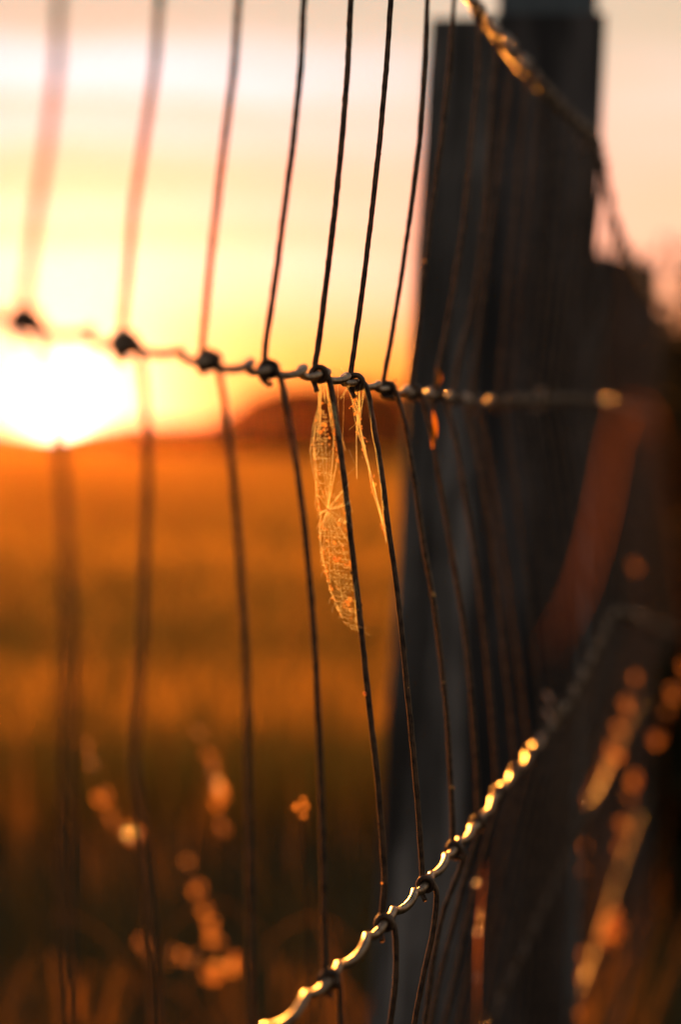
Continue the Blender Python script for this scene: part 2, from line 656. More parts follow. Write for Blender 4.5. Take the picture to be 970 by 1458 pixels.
def mid(k):
    x = MID_X.get(k, 1090 - 821 / zrel(k) + (0 if k < 8 else 8 * max(0, 1 - (k - 8) / 6)) - (8 if k >= 8 else 0) * 1.0)
    return x, lerp_tab(MID_Y, x)


def low(k):
    x = LOW_X.get(k, 1090 - (675 if k > 0 else 740) / zrel(k))
    y = LOW_Y.get(k) or (lerp_tab(LOW_T, x) if k > 0 else 525 + 1000 / zrel(k))
    return x, y


def top(k):
    x = 1090 - 725 / zrel(k)
    return x, (615 - 1070 / zrel(k) if x < 652 else lerp_tab(TOP_Y, x))


def two(k): return 1090 - 890 / zrel(k), 615 + 1907 / zrel(k)
def three(k): return 1090 - 950 / zrel(k), 615 + 2883 / zrel(k)
def four(k): return 1090 - 985 / zrel(k), 615 + 3860 / zrel(k)


UPPER = {  # photo points of each stay above the middle line wire
    -3: [(84, 0), (80, 100), (68, 200), (52, 300), (40, 390), (34, 440)],
    -2: [(227, 0), (220, 100), (205, 200), (190, 300), (181, 400), (175, 465)],
    -1: [(340, 0), (333, 100), (320, 200), (308, 300), (297, 400), (289, 490)],
    0: [(433, 0), (428, 100), (418, 200), (405, 300), (392, 400), (380, 480), (377, 512)],
    1: [(500, 0), (495, 100), (487, 200), (477, 300), (465, 400), (455, 480), (449, 518)],
    2: [(557, 0), (550, 100), (541, 200), (530, 300), (518, 400), (507, 480), (500, 528)],
    3: [(609, 0), (604, 100), (597, 200), (585, 300), (571, 400), (556, 490), (547, 538)],
    4: [(647, 0), (640, 100), (629, 200), (615, 300), (603, 400), (594, 480), (585, 545)],
    5: [(682, 100), (676, 160), (669, 240), (663, 300), (652, 380), (640, 450), (623, 535)],
    6: [(703, 110), (698, 200), (692, 290), (682, 382), (672, 440), (660, 485), (648, 548)],
}
LOWER = {
    -3: [(60, 500), (80, 600), (92, 720), (97, 850), (98, 1000), (95, 1150), (94, 1300), (97, 1458)],
    -2: [(199, 505), (207, 560), (211, 650), (206, 800), (203, 900), (196, 1000), (191, 1080), (201, 1180), (213, 1300), (220, 1400), (223, 1458)],
    -1: [(312, 530), (322, 580), (332, 680), (342, 800), (348, 900), (352, 1000), (354, 1150), (357, 1300), (359, 1440)],
    0: [(400, 540), (410, 590), (422, 660), (435, 760), (443, 850), (450, 950), (455, 1050), (458, 1150), (461, 1250), (462, 1340), (463, 1378)],
    1: [(470, 545), (480, 610), (490, 680), (498, 750), (507, 830), (514, 890), (521, 960), (530, 1040), (538, 1110), (545, 1200), (548, 1255), (545, 1300)],
    2: [(523, 555), (533, 610), (543, 670), (553, 750), (563, 820), (571, 890), (578, 960), (586, 1040), (593, 1120), (599, 1200), (602, 1246)],
    3: [(566, 563), (578, 610), (590, 680), (603, 770), (617, 850), (625, 910), (632, 970), (638, 1030), (642, 1100), (645, 1170), (645, 1196)],
    4: [(604, 572), (618, 630), (628, 690), (640, 760), (652, 830), (662, 900), (670, 970), (676, 1050), (680, 1110), (681, 1158)],
    5: [(637, 575), (652, 640), (665, 720), (678, 800), (688, 880), (695, 950), (702, 1030), (708, 1116)],
    6: [(664, 580), (684, 660), (700, 760), (712, 860), (722, 960), (730, 1040), (734, 1090)],
}
UNDER = {
    0: [(484, 1408), (486, 1458), (482, 1560)],
    1: [(563, 1328), (564, 1390), (556, 1458), (540, 1570)],
    2: [(622, 1272), (617, 1325), (603, 1390), (590, 1458), (566, 1570)],
    3: [(660, 1220), (645, 1262), (630, 1305), (617, 1370), (605, 1458), (580, 1580)],
}
KS = list(range(-5, 37))
PX = 1 / F
fence = empty('wire_fence', at(621, 1500, depth(5)) * 1.0, 'rusty galvanised woven wire fence running past the dark post, its knots bent out of line', 'fence')
fence.location.z = 0.0


def stay_pts(k):
    d = depth(k)
    mx, my = mid(k); lx, ly = low(k); tx, ty = top(k)
    off = 11 * .99 / d                      # how far a stay stands off the line wire, in photo pixels
    up = UPPER.get(k)
    if up is None:
        bow = -14 / d if k < 8 else 0
        up = [(tx + (mx - tx) * t + bow * .3 * math.sin(PI * t), ty + (my - ty) * t) for t in (.12, .3, .5, .7, .85, .96)]
    if ty < up[0][1] - 20:
        up = [(tx, ty)] + up
    lo = LOWER.get(k)
    if lo is None:
        lo = [(mx + off + (lx - mx - off * 1.5) * (t ** .75), my + (ly - my) * t) for t in (.04, .15, .3, .5, .7, .85, .97)]
    un = UNDER.get(k)
    x2, y2 = two(k)
    if un is None:
        un = [(lx + off + (x2 - lx - off) * (t ** .8), ly + (y2 - ly) * t) for t in (.05, .15, .35, .6, .85)]
    x3, y3 = three(k)
    x4, y4 = four(k)
    tail = [(x2, y2), ((x2 + x3) / 2 - 6 / d, (y2 + y3) / 2), (x3, y3), ((x3 + x4) / 2 - 3 / d, (y3 + y4) / 2), (x4, y4)]
    return up, lo, un, tail, off


def knot_coil(mb, c, axis_v, start_side, r=.0012, turns=2.2, rc=.0027, pitch=.0021):
    a = axis_v.normalized()
    u = Vector((0, 0, 1)) - a * a.z
    u.normalize()
    w = a.cross(u)
    pts = []
    n = int(turns * 14)
    for i in range(n + 1):
        ph = 2 * PI * turns * i / n + start_side
        pts.append(c + (u * math.cos(ph) + w * math.sin(ph)) * rc + a * (pitch * turns * (i / n - .5)))
    mb.tube(pts, r, 7)


LINES = [('top', top), ('mid', mid), ('low', low), ('two', two), ('three', three), ('four', four)]
line3d = {n: [at(*f(k), depth(k)) for k in KS] for n, f in LINES}


def tangent(name, i):
    L = line3d[name]
    return (L[min(i + 1, len(L) - 1)] - L[max(i - 1, 0)]).normalized()


stay_r = .00118
for i, k in enumerate(KS):
    d = depth(k)
    up, lo, un, tail, off = stay_pts(k)
    mb = MB()
    def seg(pts, st=6):
        c3 = crom([at(x, y, d) for x, y in densify(pts, 90)], st)
        rk = random.Random(k * 31 + len(pts))
        c3 = [p + Vector((rk.gauss(0, .00004), 0, 0)) for p in c3]
        mb.tube(c3, [stay_r * rk.uniform(.94, 1.07) for _ in c3], 8)
        for q in range(len(c3) // 12):          # crusts of rust and old silk
            p = rk.choice(c3)
            mb.ball(p + Vector((rk.uniform(-.0011, .0011), -.0004, rk.uniform(-.004, .004))), rk.uniform(.0002, .0005), 6, 4, (1, 1, 1.5))
    
    mx, my = mid(k); lx, ly = low(k)
    # each stay wire ends in a wrap round the line wire and the next begins on the other side
    seg(up + [(up[-1][0] - 1 + off * .1, my + 2 / d)])
    seg([(mx + off * .75, my - 3 / d)] + lo + [(lo[-1][0] + off * .1, ly + 2 / d)])
    seg([(lx + off * .8, ly - 4 / d)] + un + tail)
    st = mb.build('stay_wire', WIRE_S)
    place(st, fence)
    for nm in ('mid', 'low', 'top', 'two', 'three'):
        fx, fy = dict(LINES)[nm](k)
        if fy < -120 or fy > 1560 or fx < -80: continue
        kb = MB()
        c = line3d[nm][i]
        ax = tangent(nm, i)
        rr = random.Random(k * 7 + len(nm))
        knot_coil(kb, c, ax, rr.random() * 6, turns=2.0 + rr.random() * .7, rc=.0025 + rr.uniform(0, .0005), pitch=.0028)
        # the short bent end of the wrap
        e = c + Vector((-.0032, 0, -.0012))
        kb.tube(crom([c + Vector((-.0015, 0, .003)), e + Vector((-.0003, 0, .001)), e + Vector((.0012, -.001, -.0026)), c + Vector((rr.uniform(-.002, .003), -.003, -.0035 - rr.random() * .004))], 4), .0012, 6)
        kb.ball(c + Vector((rr.uniform(-.0006, .0006), 0, -.0008)), .0018, 9, 6, (1.15, 1.0, .95))
        ko = kb.build('knot', WIRE_S)
        ko.parent = st
        ko.data.transform(Matrix.Translation(-fence.location))

for nm, fn in LINES:
    L = line3d[nm]
    pts = []
    NSEG = 24
    cr = crom(L, NSEG)
    rr = random.Random(len(nm) * 3 + 1)
    amps = [rr.uniform(.7, 1.25) for _ in range(len(L) + 1)]
    phs = [rr.uniform(-.5, .5) for _ in range(len(L) + 1)]
    for j, p in enumerate(cr):
        c = j // NSEG
        t = (j % NSEG) / NSEG
        d = p.y
        env = min(1, 6 * t, 6 * (1 - t))
        cyc = 3 if nm == 'top' else 2
        wv = math.sin(2 * PI * cyc * t + phs[c]) * env * amps[c]
        wl = math.sin(2 * PI * cyc * t + 1.2 + phs[c]) * env * amps[c] * (2.0 if nm == 'mid' else 1)
        pts.append(p + Vector((wl * .0013, 0, wv * (.0015 if nm != 'top' else .0022))))
    mb = MB()
    if nm == 'top':                    # the top line is two wires twisted together
        acc, fine = 0.0, []
        for a, b in zip(pts, pts[1:]):
            L_ = (b - a).length
            nn = max(1, int(L_ / .004))
            fine += [a + (b - a) * q / nn for q in range(nn)]
        for strand in (0, PI):
            acc, hp = 0.0, []
            for q, p in enumerate(fine):
                if q: acc += (p - fine[q - 1]).length
                a = 2 * PI * acc / .036 + strand + .6 * math.sin(acc * 9)
                hp.append(p + Vector((math.cos(a) * .0019, 0, math.sin(a) * .0019)))
            mb.tube(hp, .00135, 7)
    else:
        mb.tube(pts, {'top': .0018, 'low': .0018}.get(nm, .0015), 8)
    lw = mb.build('line_wire', WIRE if nm in ('top', 'mid', 'low') else WIRE_S)
    place(lw, fence)


# ------------------------------------------------------------------ posts
def slab(name, corners_px, d_left, d_right, thick, mat, parent, n=14, seed=1, bulge=.0):
    """upright board from four photo corners (tl, tr, br, bl); real thickness behind its face, slightly worn edges"""
    tl, tr, br, bl = corners_px
    bm = bmesh.new()
    grid = []
    rn = random.Random(seed)
    M_ = 26
    def pt(u, v, back):
        xl = tl[0] + (bl[0] - tl[0]) * v; yl = tl[1] + (bl[1] - tl[1]) * v
        xr = tr[0] + (br[0] - tr[0]) * v; yr = tr[1] + (br[1] - tr[1]) * v
        p = at(xl, yl, d_left).lerp(at(xr, yr, d_right), u)
        a = at(xl, yl, d_left); b = at(xr, yr, d_right)
        nrm = Vector((b.y - a.y, -(b.x - a.x), 0)).normalized()      # towards the camera
        w = .0022 * noise.noise((p.x * 40, p.z * 9, seed)) + .004 * noise.noise((p.x * 6, p.z * 2.2, seed + 9))
        edge = min(u, 1 - u)
        rnd = .006 * max(0, 1 - edge / .06) ** 2
        if back: return p - nrm * (thick - w * .3 - rnd)
        return p + nrm * (w - rnd)
    U = [0, .02, .06, .15, .3, .5, .7, .85, .94, .98, 1]
    for back in (0, 1):
        grid.append([[bm.verts.new(pt(u, j / M_, back)) for u in U] for j in range(M_ + 1)])
    for b in (0, 1):
        for j in range(M_):
            for i in range(len(U) - 1):
                q = [grid[b][j][i], grid[b][j][i + 1], grid[b][j + 1][i + 1], grid[b][j + 1][i]]
                bm.faces.new(q if b else q[::-1])
    nU = len(U) - 1
    for j in range(M_):
        bm.faces.new([grid[0][j][0], grid[1][j][0], grid[1][j + 1][0], grid[0][j + 1][0]])
        bm.faces.new([grid[0][j][nU], grid[0][j + 1][nU], grid[1][j + 1][nU], grid[1][j][nU]])
    for i in range(nU):
        bm.faces.new([grid[0][0][i], grid[0][0][i + 1], grid[1][0][i + 1], grid[1][0][i]])
        bm.faces.new([grid[0][M_][i], grid[1][M_][i], grid[1][M_][i + 1], grid[0][M_][i + 1]])
    bmesh.ops.recalc_face_normals(bm, faces=bm.faces)
    me = bpy.data.meshes.new(name)
    bm.to_mesh(me); bm.free()
    o = link(name, me, mat, smooth=False)
    place(o, parent)
    return o


post = empty('fence_post', at(700, 2160, 2.5), 'thick dark weathered fence post with two boards nailed on, filling the right of the picture', 'fence post')
post.location.z = 0
slab('shaft', [(714, -240), (850, -240), (800, 2190), (664, 2190)], 2.47, 2.46, .14, WOOD_B, post, seed=3)
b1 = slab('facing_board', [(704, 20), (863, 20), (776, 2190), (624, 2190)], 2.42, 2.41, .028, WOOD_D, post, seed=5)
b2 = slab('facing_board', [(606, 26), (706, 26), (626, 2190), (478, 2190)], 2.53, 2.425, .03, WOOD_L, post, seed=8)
b1['label'] = 'darker right-hand board'
b2['label'] = 'greyer left-hand board'
# staples that pin the line wires
for nm, k in (('top', 14), ('mid', 12), ('low', 9)):
    i = KS.index(k)
    c = line3d[nm][i]
    mb = MB()
    mb.tube(crom([c + Vector((0, .10, .006)), c + Vector((0, .004, .006)), c + Vector((0, -.003, .0035)), c + Vector((0, -.003, -.0035)), c + Vector((0, .004, -.006)), c + Vector((0, .10, -.006))], 4), .0016, 6)
    place(mb.build('staple', WIRE), post)

fp = empty('fence_post', at(905, 1385, 4.95), 'slim fence post farther along the fence, out of focus, right of the thick post', 'fence post')
fp.location.z = 0
slab('shaft', [(858, 358), (940, 380), (925, 1390), (858, 1390)], 4.95, 4.98, .09, WOOD_D, fp, seed=21)


# ------------------------------------------------------------------ spider webs
def poly_at(tab, y):
    return lerp_tab([(b, a) for a, b in tab], y)


STAY1 = [(466, 536)] + LOWER[1]
STAY2 = [(519, 546)] + LOWER[2]
Z1, Z2 = depth(1), depth(2)
LEFT = [(456, 546), (455, 575), (449, 605), (445, 632), (448, 662), (450, 692), (452, 718), (456, 735), (454, 752), (457, 785), (462, 812), (469, 838), (478, 862), (488, 884), (500, 893), (512, 896)]
HUB = (467, 725)
WEBSILK = .000034
rw = random.Random(5)


def web_pt(px, py, ph=0):
    xr = poly_at(STAY1, py) - 2
    # the web hangs from the stay and swings back, away from it, towards its left rim
    return at(px, py, Z1 + .012 * (xr - px) / 50.0 + .002 * math.sin(py * .05))


web = empty('spider_web', at(470, 900, Z1), 'golden backlit orb web hanging under a knot against a stay wire, full of tiny debris', 'spider web')
mb_r, mb_s, mb_d = MB(), MB(), MB()


def line(mb, a, b, w, n=7, jit=.4, sag=0.0):
    mb.ribbon([web_pt(a[0] + (b[0] - a[0]) * t / n + rw.uniform(-jit, jit), a[1] + (b[1] - a[1]) * t / n + sag * math.sin(PI * t / n)) for t in range(n + 1)], WEBSILK * w)


# spokes from the hub
for (x, y, w) in [(479, 590, 2.4), (483, 640, 2.0), (497, 690, 2.6), (499, 716, 3.0), (502, 748, 1.4), (498, 775, 1.6), (494, 800, 1.4), (457, 748, 3.0), (455, 765, 2.4), (458, 795, 1.6), (470, 830, 1.2), (452, 704, 1.6), (450, 675, 1.4), (456, 620, 1.6), (463, 600, 1.2), (470, 640, 1.0), (456, 729, 3.2), (489, 860, 1.0), (480, 840, 1.0)]:
    line(mb_r, HUB, (x, y), w, sag=rw.uniform(-1, 2))
# fuzzy bands of silk beside the hub
for (a, b) in [(HUB, (496, 688)), (HUB, (500, 714)), (HUB, (456, 731)), ((474, 738), (500, 746))]:
    for q in range(16):
        t = rw.random()
        x, y = a[0] + (b[0] - a[0]) * t, a[1] + (b[1] - a[1]) * t
        line(mb_r, (x - 1.6, y + 2.4), (x + 1.6, y - 2.4), 1.5, 2, .5)
place(mb_r.build('radial_threads', SILK), web)
# capture threads right of the hub: nested arcs
for q in range(11):
    r_ = 6 + q * 2.5
    pts = []
    for t in range(11):
        a = -1.15 + 2.3 * t / 10 + .1
        pts.append(web_pt(min(HUB[0] + r_ * math.cos(a), poly_at(STAY1, HUB[1] + r_ * 1.5 * math.sin(a)) - 1), HUB[1] + r_ * 1.5 * math.sin(a)))
    mb_s.ribbon(pts, WEBSILK * rw.uniform(.5, 1.0))
# rows of sagging capture threads above and below the hub
y = 583.0
while y < 893:
    xl = poly_at(LEFT, y)
    xr = poly_at(STAY1, y) - 1
    if 708 < y < 748:
        y += 3.4
        continue
    if y < 700: xr = xl + (xr - xl) * (.62 + rw.uniform(-.06, .06))
    elif y < 800: xr = xl + (xr - xl) * (.9 + rw.uniform(-.08, .04))
    nseg = max(3, int((xr - xl) / rw.uniform(5.0, 7.5)))
    tilt = rw.uniform(-1, 3) + (4 if y > 780 else 0)
    for c in range(nseg):
        if rw.random() < .2: continue
        a, b = xl + (xr - xl) * c / nseg, xl + (xr - xl) * (c + 1) / nseg
        ya, yb = y + tilt * c / nseg, y + tilt * (c + 1) / nseg
        sag = rw.uniform(1.2, 2.8)
        mb_s.ribbon([web_pt(a + (b - a) * t / 4, ya + (yb - ya) * t / 4 + sag * math.sin(PI * t / 4)) for t in range(5)], WEBSILK * rw.choice([.6, .9, 1.3, 2.0]))
        if rw.random() < .4:
            mb_d.flake(web_pt(a, ya), .00020 * rw.uniform(.5, 1.5))
    y += rw.uniform(3.0, 4.4)
place(mb_s.build('spiral_threads', SILK), web)
# rim: thick fuzzy folded edge on the left
mb_e = MB()
for s in range(5):
    off = rw.uniform(-2.2, 3.2)
    pts = []
    c0, c1 = rw.choice([0, 0, 2, 4]), rw.choice([9, 11, 13, 14])
    for (x, y) in LEFT[c0:c1]:
        for jj in range(1):
            pts.append(web_pt(x + off + rw.uniform(-2.2, 2.2), y + rw.uniform(-5, 5)))
    mb_e.ribbon(crom(pts, 5), WEBSILK * rw.uniform(.8, 1.3), 4, False)
# hanging lines from the knot
for (x0, y0, x1, y1, n) in [(457, 543, 454, 640, 4), (466, 546, 475, 600, 9), (471, 548, 478, 620, 6), (476, 575, 487, 668, 4), (462, 545, 463, 590, 2), (487, 676, 499, 740, 3), (499, 760, 511, 880, 4), (500, 545, 481, 548, 2)]:
    for i in range(n):
        a = (x0 + rw.uniform(-3, 3), y0 + rw.uniform(-2, 4)); b = (x1 + rw.uniform(-5, 5), y1 + rw.uniform(-30, 20))
        mb_e.ribbon([web_pt(a[0] + (b[0] - a[0]) * t + rw.uniform(-.5, .5), a[1] + (b[1] - a[1]) * t) for t in (0, .2, .4, .6, .8, 1)], WEBSILK * rw.uniform(.8, 1.9), 4, False)
for i in range(16):                    # loose ends that drift off the sheet
    y = rw.uniform(575, 890)
    x = poly_at(LEFT, y)
    l = rw.uniform(3, 11)
    mb_e.ribbon([web_pt(x + 1, y), web_pt(x - l * .4 + rw.uniform(-1, 1), y + l * .5), web_pt(x - l * .5 + rw.uniform(-2, 2), y + l * 1.3)], WEBSILK * rw.uniform(.5, 1.1))
for (a, b) in [((512, 890), (523, 893)), ((514, 893), (528, 905)), ((508, 893), (516, 908))]:
    mb_e.ribbon([web_pt(*a), web_pt((a[0] + b[0]) / 2, (a[1] + b[1]) / 2 + 2), web_pt(*b)], WEBSILK)
place(mb_e.build('frame_threads', SILK), web)
# caught debris, as flakes
fl = MB()
for i in range(230):
    if i < 90:
        y = rw.uniform(560, 890); x = poly_at(LEFT, y) + rw.uniform(-2, 5)
    elif i < 150:
        y = rw.uniform(548, 660); x = poly_at(STAY1, y) - rw.uniform(1, 7)
    else:
        y = rw.uniform(600, 885); a = poly_at(LEFT, y); x = a + (poly_at(STAY1, y) - a) * rw.random()
    c = web_pt(x, y)
    fl.flake(c, rw.uniform(.00015, .00045), rw.uniform(.5, 1.4), rw.uniform(.6, 1.8))
for (x, y, s) in [(476, 795, 1.5), (479, 800, 1.2), (473, 790, .9), (482, 795, .9), (499, 804, 1.2), (496, 806, .8), (493, 855, 1.2), (497, 860, 1.2), (491, 862, .9), (500, 853, .8), (460, 608, 1.1), (457, 613, 1.0), (463, 605, .8), (463, 700, .8), (460, 723, 1.2), (466, 727, 1.3)]:
    c = web_pt(x, y)
    for q in range(3):
        fl.flake(c + Vector((rw.gauss(0, .0004), 0, rw.gauss(0, .0005))), .0006 * s * rw.uniform(.5, 1), rw.uniform(.4, 1.3), rw.uniform(.5, 1.5))
place(fl.build('caught_debris', SEED), web)
place(mb_d.build('dew_beads', SILK), web)

# second, torn strand
strand = empty('torn_web', at(530, 780, Z2), 'torn clump of golden silk hanging from the knot right of the orb web', 'spider web')
sm, dm = MB(), MB()
for i in range(26):
    x0 = rw.choice([498, 503, 508, 513, 520]) + rw.uniform(-2.5, 2.5)
    y0 = rw.uniform(546, 556)
    mid_ = (511 + rw.uniform(-3, 3), 600 + rw.uniform(-8, 14))
    if i < 14:
        path = [(x0, y0), ((x0 + mid_[0]) / 2 + rw.uniform(-2, 2), (y0 + mid_[1]) / 2), mid_, (519 + rw.uniform(-2, 2), 640), (531 + rw.uniform(-2.5, 2.5), 690), (543 + rw.uniform(-1.5, 1.5), 735), (550 + rw.uniform(-1, 1), 770 + rw.uniform(-20, 5))]
    elif i < 20:
        path = [(521 + rw.uniform(-3, 0), 550), (527, 585), (532 + rw.uniform(-2, 1), 620), (538 + rw.uniform(-1, 2), 660), (547, 720 + rw.uniform(-10, 40))]
    else:
        path = [(x0, y0), ((x0 + mid_[0]) / 2, 570), (mid_[0], 585), (508 + rw.uniform(-2, 2), 612), (508 + rw.uniform(-1, 1), 640 + rw.uniform(0, 45))][:3 + (i % 3)]
    p3 = [at(x, y, Z2 + rw.uniform(-.004, .003)) for x, y in path]
    sm.ribbon(crom(p3, 4), WEBSILK * rw.uniform(.8, 1.8), 4, False)
for (a, b) in [((497, 612), (512, 596)), ((497, 640), (508, 664)), ((478, 690), (507, 664)), ((490, 560), (488, 625)), ((481, 545), (482, 585))]:
    sm.ribbon([at(*a, Z2), at((a[0] + b[0]) / 2, (a[1] + b[1]) / 2 + 2, Z2), at(*b, Z2)], WEBSILK * .7, 4, False)
for i in range(120):
    t = rw.random()
    ax, ay = [(499, 552), (505, 575), (511, 600), (518, 636), (530, 688), (545, 745)][min(5, int(t * 6))]
    dm.flake(at(ax + rw.gauss(0, 3.2) * (1.3 - t), ay + rw.uniform(-14, 18), Z2 - .001), rw.uniform(.00016, .0005), rw.uniform(.5, 1.4), rw.uniform(.6, 1.9))
place(sm.build('silk_threads', SILK), strand)
place(dm.build('caught_debris', SEED), strand)


# ------------------------------------------------------------------ bits stuck on wires
def speck(px, py, d, r, label, n=3, mat=None, grp=None):
    m_ = MB()
    for i in range(n):
        m_.flake(at(px + rw.gauss(0, r * F / d * .6) * (n > 1), py + rw.gauss(0, r * F / d * .6) * (n > 1), d - .003), r * rw.uniform(.7, 1.1), 1, rw.uniform(.8, 1.5), 8)
    o = m_.build('seed_fluff', mat or SEED)
    c = sum((v.co for v in o.data.vertices), Vector()) / len(o.data.vertices)
    o.data.transform(Matrix.Translation(-c)); o.location = c
    return tag(o, label, 'seed', grp)


speck(520, 986, Z1, .0006, 'pale seed caught on silk beside the stay wire below the orb web', 4)
speck(514, 893, Z1, .0004, 'tiny seed caught at the bottom tip of the orb web', 4)
speck(618, 846, depth(3), .0011, 'orange speck on the stay wire in front of the grey board', 1)
speck(632, 971, depth(3), .0007, 'small reddish bead on the stay wire halfway down the grey board', 1)
speck(644, 1122, depth(3), .0009, 'small orange seed on a stay wire above the lower line wire', 2)
speck(546, 1256, Z1, .0004, 'tiny seed on the stay wire just above the lower knots', 2)
speck(582, 978, Z2, .0003, 'minute pale speck on the stay wire left of the grey board', 2)
speck(605, 373, depth(4), .0009, 'dark red bead on the stay wire over the grey board, high up', 1)
# two dry leaves curled on the stays
for (x, y, kk, s, lab) in [(623, 538, 5, 13, 'short dry orange leaf curled on the stay wire just above the middle wire'), (617, 612, 4, 26, 'long dry orange leaf curled on the stay wire just under the middle wire')]:
    m_ = MB()
    d = depth(kk) - .002
    pts = [at(x + dx, y + s * t, d - .002) for dx, t in ((0, -1), (2, -.5), (2, 0), (1, .5), (-1, 1))]
    m_.blade(pts, [.0006, .0022, .0030, .0026, .0006], (1, .2, 0))
    o = m_.build('dry_leaf', STRAW)
    c = pts[2]
    o.data.transform(Matrix.Translation(-c)); o.location = c
    tag(o, lab, 'leaf')


# ------------------------------------------------------------------ weeds with dew, behind the fence
def weed(name, path, d, dots, label, cat='weed', stem_r=.0012, group=None, beads=.0034, foot=True, leaves=3):
    """path in photo pixels from tip to base; dots = beads of dew / seed husks on it"""
    pts = [at(x, y, d) for x, y in path]
    if foot:
        q = pts[-1]
        for t in (.2, .45, .7, 1.0):
            pts.append(Vector((q.x + .01 * t, q.y + .02 * t, q.z * (1 - t))))
    root = empty(name, Vector((pts[-1].x, pts[-1].y, 0)), label, cat, group)
    m_ = MB()
    cc = crom(pts, 6)
    m_.tube(cc, [stem_r * (.35 + .65 * i / (len(cc) - 1)) for i in range(len(cc))], 6)
    # narrow leaves
    for s in range(leaves):
        a = cc[int(len(cc) * (.55 + .13 * s))]
        sd = rw.choice((-1, 1))
        l = [a, a + Vector((sd * .03, 0, .05)), a + Vector((sd * .08, .01, .07)), a + Vector((sd * .13, .02, .03))]
        m_.blade(crom(l, 3), [.004, .006, .007, .007, .0065, .006, .005, .004, .003, .001], (0, 1, .2))
    place(m_.build('stem', WEEDM), root)
    for (x, y, s) in dots:
        c = at(x, y, d)
        rot = Matrix.Rotation(rw.uniform(-.5, .5), 3, 'Y')
        s *= rw.uniform(.75, 1.15)
        h_ = MB()
        for q in range(3):
            h_.flake(c + Vector((rw.gauss(0, .002), rw.gauss(0, .003), rw.gauss(0, .003))), (.0042 * s), rw.uniform(.6, .95), rw.uniform(1.0, 1.6))
        place(h_.build('seed_head', SEED), root)
        dw = MB()
        dw.ball(c + Vector((0, -.004, .001)), beads * s, 14, 9)
        place(dw.build('dew_drop', DEW), root)
    return root


WG = None
weed('tall_weed', [(280, 1030), (296, 1085), (306, 1120), (316, 1165), (326, 1230), (338, 1330), (350, 1480)], 2.9, [(284, 1042, .5), (299, 1077, .9), (303, 1096, .7), (309, 1116, .7), (316, 1135, 1.1), (312, 1140, .9), (317, 1175, 1.1)],
     'tall weed with a beaded golden head between two stay wires, higher of the pair')
weed('tall_weed', [(264, 1222), (280, 1262), (292, 1295), (306, 1335), (318, 1400), (326, 1500)], 2.95, [(267, 1228, .45), (281, 1262, .9), (291, 1290, .95), (300, 1315, 1.0), (303, 1330, 1.0), (308, 1340, .8)],
     'short weed with a beaded golden head, directly above the drooping weed')
weed('drooping_weed', [(352, 1368), (330, 1374), (306, 1388), (275, 1366), (240, 1358), (205, 1350), (190, 1400), (200, 1500)], 2.95, [(200, 1340, .9), (206, 1352, .7), (240, 1356, .55), (258, 1360, .55), (275, 1364, .5), (307, 1380, 1.2), (312, 1385, .9), (302, 1390, .9), (330, 1372, 1.1), (338, 1368, .8)],
     'weed drooping sideways with golden beads along it near the bottom edge')
weed('thin_weed', [(112, 1040), (128, 1085), (147, 1133), (160, 1163), (187, 1187), (196, 1250), (208, 1380), (215, 1500)], 3.0, [(122, 1060, .45), (130, 1085, .5), (147, 1133, 1.25), (158, 1163, .8), (184, 1186, 1.05), (191, 1188, .8)],
     'thin weed with three round golden beads, leaning between the two leftmost wires')
for (x, dx, dd, lab) in [(95, 30, 3.3, 'low reddish grass tuft at the bottom left corner'), (150, 20, 3.5, 'low grass tuft to the right of the corner tuft'), (400, -15, 3.4, 'short dim tuft beside the bright twisted wire at the bottom edge')]:
    m_ = MB()
    base = at(x, 1458, dd)
    base = Vector((base.x, base.y, 0))
    root = empty('grass_tuft', base, lab, 'grass tuft')
    for i in range(42):
        a = rw.uniform(0, 2 * PI); hh = CAM_H - (1430 - HOR) / F * dd + rw.uniform(-.14, .06)
        rr_ = rw.uniform(.02, .13)
        p0 = base + Vector((math.cos(a) * .02, math.sin(a) * .02, 0))
        p3 = base + Vector((math.cos(a) * rr_, math.sin(a) * rr_, hh))
        m_.blade(crom([p0, p0.lerp(p3, .5) + Vector((0, 0, hh * .12)), p3, p3 + Vector((math.cos(a) * .04, math.sin(a) * .04, -.03))], 3), [.004, .006, .006, .006, .005, .005, .004, .003, .002, .001], (math.cos(a + 1.5), math.sin(a + 1.5), 0))
    place(m_.build('blades', GRASS_W), root)
# four-petalled dry floret in the middle distance
flo = empty('dry_floret', at(430, 1152, 1.62), 'small dry four-lobed floret on a thin stalk left of a stay wire', 'flower')
flo.location.z = 0
m_ = MB()
for (dx, dy, s) in [(-8, -2, 1), (6, -3, .8), (2, -12, .7), (1, 10, .8)]:
    m_.flake(at(430 + dx, 1150 + dy, 1.62), .0019 * s, 1, 1.1, 8)
place(m_.build('petals', SEED), flo)
m_ = MB()
m_.tube(crom([at(430, 1152, 1.62), at(436, 1300, 1.63), at(440, 1500, 1.65), Vector((at(440, 1500, 1.65).x, 1.66, 0))], 5), .0004, 5)
place(m_.build('stem', WOOD_D), flo)


